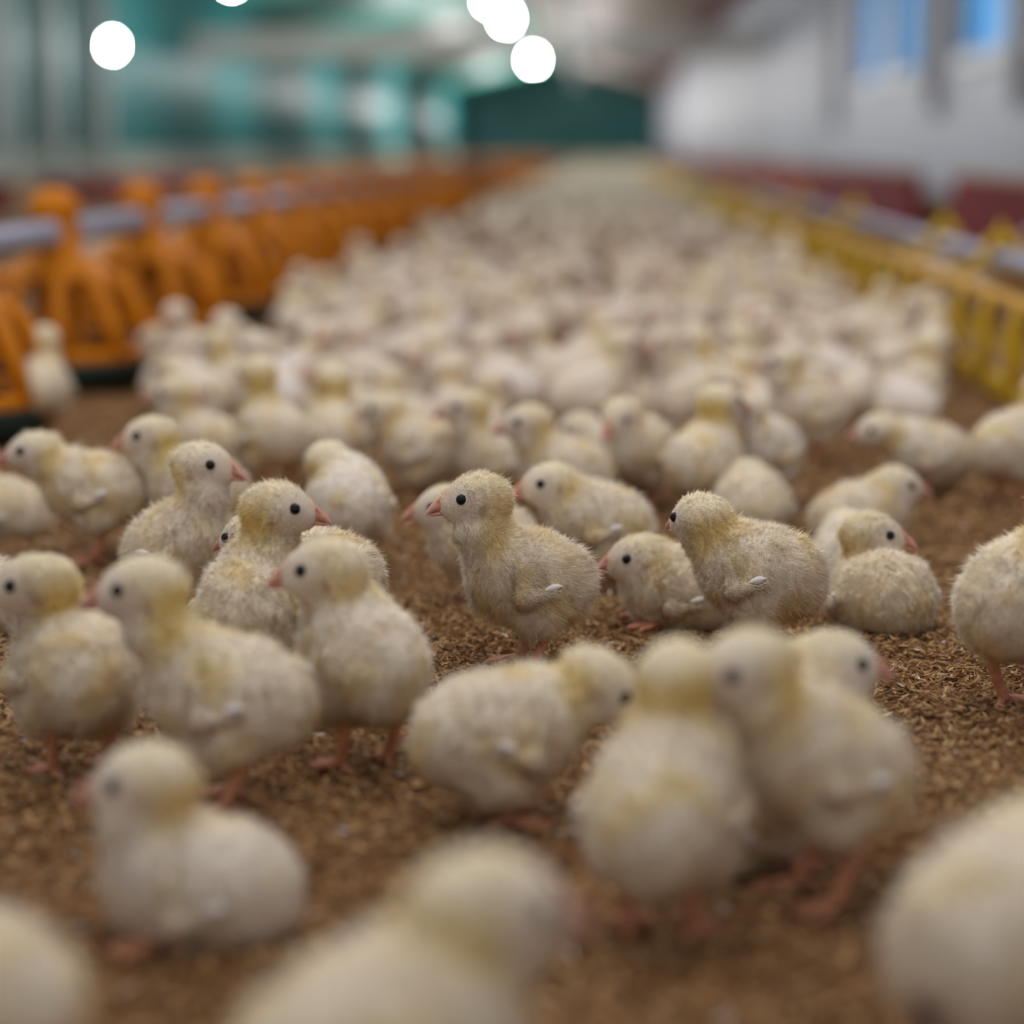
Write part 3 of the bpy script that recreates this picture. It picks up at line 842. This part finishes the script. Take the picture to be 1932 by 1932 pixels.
C(1610, 1115, 95, 'pale chick lying just behind the scruffy sitting chick', q=1, sit=1, yel=.2, white=.7, head=(30, 0, 38))
C(1622, 1030, 6, 'yellow headed chick sitting in profile right, beyond the scruffy one', q=1, sit=1, yel=.9, head=(26, 0, 45))
C(1432, 1250, 164, 'chick leaning forward to the left with white wing tip, above two blurred heads', hh=134, q=2, yel=.55, head=(36, 2, 84), hpitch=-6, pitch=2)
C(1288, 1184, 186, 'small chick sitting low in profile left, just right of the sharp middle chick', q=2, sit=1, yel=.5, head=(28, 0, 43))
C(1130, 1110, 192, 'chick behind the shoulder of the sharp middle chick, facing left', q=1, yel=.6, head=(34, 0, 72), sit=.3)
C(915, 1135, 205, 'chick half hidden behind the sharp middle chick, open beak to the left', hh=186, q=1, yel=.5, head=(28, 0, 69), beakopen=1.6, sit=.3)
C(660, 1092, 102, 'white chick with its back to us, left of the sharp middle chick', q=1, yel=.7, white=1, head=(30, 12, 78))
C(478, 1330, 82, 'chick standing with its back to us, head in profile right, left of centre', hh=8, q=2, yel=.7, head=(18, -10, 104), pitch=18)
C(602, 1255, 180, 'chick hidden behind two others, its sharp pink beak poking out left', q=2, hh=152, yel=.4, head=(38, 0, 76), pitch=2, hpitch=-6)
C(338, 1178, 338, 'tall chick with a greyish throat looking right, at the left', hh=352, q=1, yel=.3, head=(20, 0, 107), pitch=20)
C(185, 1062, 190, 'chick standing in profile left near the left edge, head held low', q=1, yel=.7, head=(42, 0, 83), pitch=4)
C(375, 1060, 188, 'chick behind the tall left one, face and yellow nape in profile left', q=1, yel=.9, head=(32, 0, 94))
C(10, 1010, 180, 'pinkish blurred back of a chick at the left edge', q=1, sit=1, yel=.2)
C(390, 905, 182, 'blurred pale yellow chick behind two left facing ones, below the orange feeders', q=1, sit=.6, yel=.5)
C(520, 940, 130, 'blurred chick standing upright with a yellow nape, left of centre', q=1, yel=.9, head=(26, 0, 104))
C(632, 915, 98, 'blurred chick seen from behind with a bright yellow neck patch', q=1, yel=1, sit=.3)
C(800, 935, 172, 'blurred long bodied chick turned left, above the sharp middle chick', q=1, yel=.6, sit=.3, head=(34, 0, 78))
C(945, 945, 190, 'blurred chick right above the head of the sharp middle chick', q=1, yel=.4, sit=.5)
C(1070, 985, 186, 'blurred chick facing left, above the one behind the shoulder', q=1, yel=.5, sit=.3, head=(32, 0, 84))
C(1165, 940, 170, 'whitest blurred chick, behind the middle of the flock', q=1, yel=0, white=1, sit=.6, head=(34, 0, 58))
C(1205, 965, 235, 'blurred chick holding its red beak down, near the whitest one', q=1, yel=.4, white=.8, head=(28, 0, 84), hpitch=-20)
C(1325, 990, 62, 'blurred chick from behind, yellow neck and head turned right', hh=30, q=1, yel=1, head=(24, -4, 98))
C(1440, 960, 228, 'blurred white chick facing us to the left, right of the yellow necked one', q=1, yel=.3, white=.9, head=(30, 0, 88))
C(1415, 1008, 92, 'round rump of a chick with a dark spot under its tail, right of centre', q=1, vent=1, yel=.3, sit=1, head=(30, 0, 40), fat=1.1)
C(1525, 880, 205, 'blurred chick standing tall at the right, head pulled back to the left', hh=175, q=1, yel=.5, white=.6, head=(28, -4, 102), fat=1.1)
C(1365, 800, 170, 'blurred pale chick left of the tall right one', q=1, yel=.5, sit=.3)
C(1715, 840, 40, 'blurred grey shaded chick near the foot of the yellow trough', q=1, yel=.3, fat=1.1)
C(1750, 940, 186, 'blurred chick lying beside the right edge, low head with pink beak to the left', q=1, yel=.3, white=.7, sit=.6, head=(46, 4, 56))
C(80, 832, 95, 'lone blurred chick standing beside the first orange feeder at the left edge', q=1, yel=.4)
C(335, 740, 200, 'blurred chick lying at the rim of an orange feeder', q=1, yel=.4, sit=1)
C(450, 800, 150, 'blurred yellowish chick between the feeders and the flock, left', q=1, yel=.7, sit=.4)
#ENDFLOCK

# a stray husk stuck on the back of the sharp chick
def stray():
    r = [o for o in COL.objects if o.name == 'chick'][0]; b = [c for c in COL.objects if c.parent == r and c.name.startswith('body')][0].data
    co = np.empty(len(b.vertices) * 3, dtype=np.float32); b.vertices.foreach_get('co', co); co = co.reshape(-1, 3)
    near = co[(np.abs(co[:, 0] + .027) < .005) & (np.abs(co[:, 1]) < .005)]
    z = float(np.percentile(near[:, 2], 92)); p = Matrix.Translation(r.location) @ Matrix.Rotation(r.rotation_euler.z, 4, 'Z') @ Vector((-.027, 0, z))
    m = MB(); m.tube([(-.0045, 0, .0006), (-.002, 0, 0), (.001, 0, 0), (.0045, 0, .0012)], [.0002, .0010, .0011, .0002], 6)
    o = m.build('rice_husk', mat('dark_husk', srgb(96, 62, 44), .6)); o.location = p
    tag(o, 'single dark husk lying on the back of the sharp middle chick', 'husk')
stray()

# ------------------------------------------------------------------ the crowd behind
EXPL = [(o.location.x, o.location.y) for o in COL.objects if o.name.split('.')[0] == 'chick' and o.parent is None]
protos = []
for i, kw in enumerate([dict(), dict(sit=1), dict(head=(46, 0, 70), hpitch=-30, sit=.2), dict(hyaw=60, head=(26, 6, 100)), dict(sit=1, hyaw=-50, head=(20, -6, 66)),
                        dict(sit=.4, yel=.9), dict(yel=.1, white=1), dict(sit=1, white=1, head=(34, 0, 44)), dict(yel=.9, pitch=18, head=(24, 0, 104))]):
    kw = dict(kw); kw.setdefault('yel', .45); kw['q'] = 1 if i < 0 else 0; kw['seed'] = 40 + i; kw['yel'] *= .7; kw.setdefault('white', .35)
    protos.append(chick_meshes(make_pose(**kw), full=True)[0])
def merged(out):
    """far away copies are one mesh each"""
    V = []; Fc = []; mi = []; cols = []; mats = [M_DOWN, M_SKIN, M_EYE, M_LEG]
    for k_, m_ in (('body', 0), ('beak', 1), ('eyeL', 2), ('eyeR', 2), ('wingL', 0), ('wingR', 0), ('legL', 3), ('legR', 3)):
        me = out[k_]; n = len(V)
        V += [tuple(v.co) for v in me.vertices]
        ca = me.color_attributes.get('col')
        cols += [tuple(d.color)[:3] for d in ca.data] if ca else [(.5, .5, .5)] * len(me.vertices)
        for p_ in me.polygons: Fc.append(tuple(i + n for i in p_.vertices)); mi.append(m_)
    me = bpy.data.meshes.new('chick'); me.from_pydata(V, [], Fc)
    for m_ in mats: me.materials.append(m_)
    me.polygons.foreach_set('material_index', mi); me.polygons.foreach_set('use_smooth', [True] * len(Fc))
    c4 = np.ones((len(V), 4), dtype=np.float32); c4[:, :3] = np.array(cols) * [1.0, .965, .955]
    me.color_attributes.new('col', 'FLOAT_COLOR', 'POINT').data.foreach_set('color', c4.ravel()); me.update()
    return me
pm = [merged(p_) for p_ in protos]

BARE = [(at(1000, 700), .085, .42), (at(1085, 590), .085, .7), (at(700, 745), .06, .28), (at(400, 700), .15, .32), (at(450, 620), .12, .8), (at(580, 690), .06, .3), (at(1560, 900), .07, .12),
        (at(1560, 860), .06, .1), (at(1830, 820), .10, .22), (at(850, 790), .06, .05), (at(160, 820), .12, .16), (at(610, 660), .05, .15)]
BARE += [(at(1830, 800), .10, .30), (at(1880, 640), .07, .5), (at(1620, 560), .05, .4)]
placed = list(EXPL)
def try_place(x, y, md):
    for (bx, rx, ry) in BARE:
        if ((x - bx.x) / rx) ** 2 + ((y - bx.y) / ry) ** 2 < 1: return False
    for (a, b_) in placed[-400:]:
        if (a - x) ** 2 + (b_ - y) ** 2 < md * md: return False
    placed.append((x, y)); return True
groups = [(2.05, 3.0, 'blurred LOOK chick in the nearest blurred crowd', 'nearer blurred crowd of chicks'),
          (3.0, 4.6, 'soft blurred LOOK chick in the middle distance crowd', 'middle of the blurred crowd of chicks'),
          (4.6, 9.0, 'faint LOOK chick in the far crowd between feeder lines', 'farthest crowd of chicks')]
cr = random.Random(11)
LOOKS = ['upright', 'sitting', 'head down', 'sideways looking', 'low sitting', 'yellow necked', 'whitish', 'white crouching', 'tall yellow necked']
total = 0
def scatter(y0, y1, x0f, x1f, md, tries, lab, grp, cap):
    global total
    n = 0
    for _ in range(tries):
        if n >= cap: break
        y_ = cr.uniform(y0, y1); x_ = cr.uniform(x0f, x1f)
        c_ = -.0426 * y_
        if abs(x_ - c_) > .25 * y_ + .06: continue
        if not try_place(x_, y_, md): continue
        z_ = float(relief(np.array(x_), np.array(y_)))
        pi_ = cr.choice((0, 1, 1, 2, 2, 3, 4, 4, 5, 5, 6, 7, 7, 8)); o = link('chick', pm[pi_]); o.location = (x_, y_, z_); o.rotation_euler = (0, 0, cr.uniform(0, 6.283)); sc_ = cr.uniform(.92, 1.08); o.scale = (sc_,) * 3
        q_ = x_ + .05
        zone = '' if lab[0] == '!' else (' on the left side' if q_ < -.20 else ' on the right side' if q_ > .14 else ' in the centre')
        lb = lab.lstrip('!').replace('LOOK', LOOKS[pi_]) + zone
        tag(o, lb, 'chick', lb.replace('chick', 'chicks')); n += 1; total += 1
scatter(2.12, 3.0, -.525, .44, .074, 9000, *groups[0][2:], 110)
scatter(3.0, 4.6, -.525, .44, .076, 9000, *groups[1][2:], 110)
scatter(4.6, 7.6, -.525, .44, .10, 6000, *groups[2][2:], 60)
scatter(2.6, 7.0, -1.6, -.86, .12, 4000, '!blurred LOOK chick behind the orange pan feeders', 'chicks beyond the orange feeders', 18)
scatter(2.0, 6.0, .64, 1.1, .16, 4000, '!blurred LOOK chick behind the yellow trough', 'chicks beyond the yellow trough', 8)

# the uncountable rest of the flock towards the end of the barn
bv = np.array([v.co for v in pm[5].vertices]); 
f_, gg = chick_geometry(make_pose(sit=.4)); lv, lq = surface_nets(f_, np.array([-56, -42, -3]), np.array([66, 42, 120]), 10.0); lv = lv * .001
VV = []; QQ = []; CC = []; off = 0; far = []
for _ in range(9000):
    y_ = cr.uniform(7.6, 60); x_ = cr.uniform(-.52, .42)
    if y_ > 12: md = .17
    else: md = .12
    ok = True
    for (a, b_) in far[-200:]:
        if abs(b_ - y_) < md and (a - x_) ** 2 + (b_ - y_) ** 2 < md * md: ok = False; break
    if not ok: continue
    far.append((x_, y_))
    if len(far) > 1100: break
for (x_, y_) in far:
    a = cr.uniform(0, 6.283); s_ = cr.uniform(.9, 1.1); c, s = math.cos(a), math.sin(a)
    v_ = lv * s_; v_ = np.stack([v_[:, 0] * c - v_[:, 1] * s + x_, v_[:, 0] * s + v_[:, 1] * c + y_, v_[:, 2]], -1)
    VV.append(v_); QQ.append(lq + off); off += len(v_)
    CC.append(np.tile((CREAM * (.92 + .12 * cr.random())), (len(v_), 1)))
o = link('chick_flock', mesh_np('chick_flock', np.concatenate(VV), quads=np.concatenate(QQ), cols=np.concatenate(CC), mats=[M_DOWN]))
tag(o, 'pale haze of countless chicks at the far end between the feeder lines', 'chicks', kind='stuff')
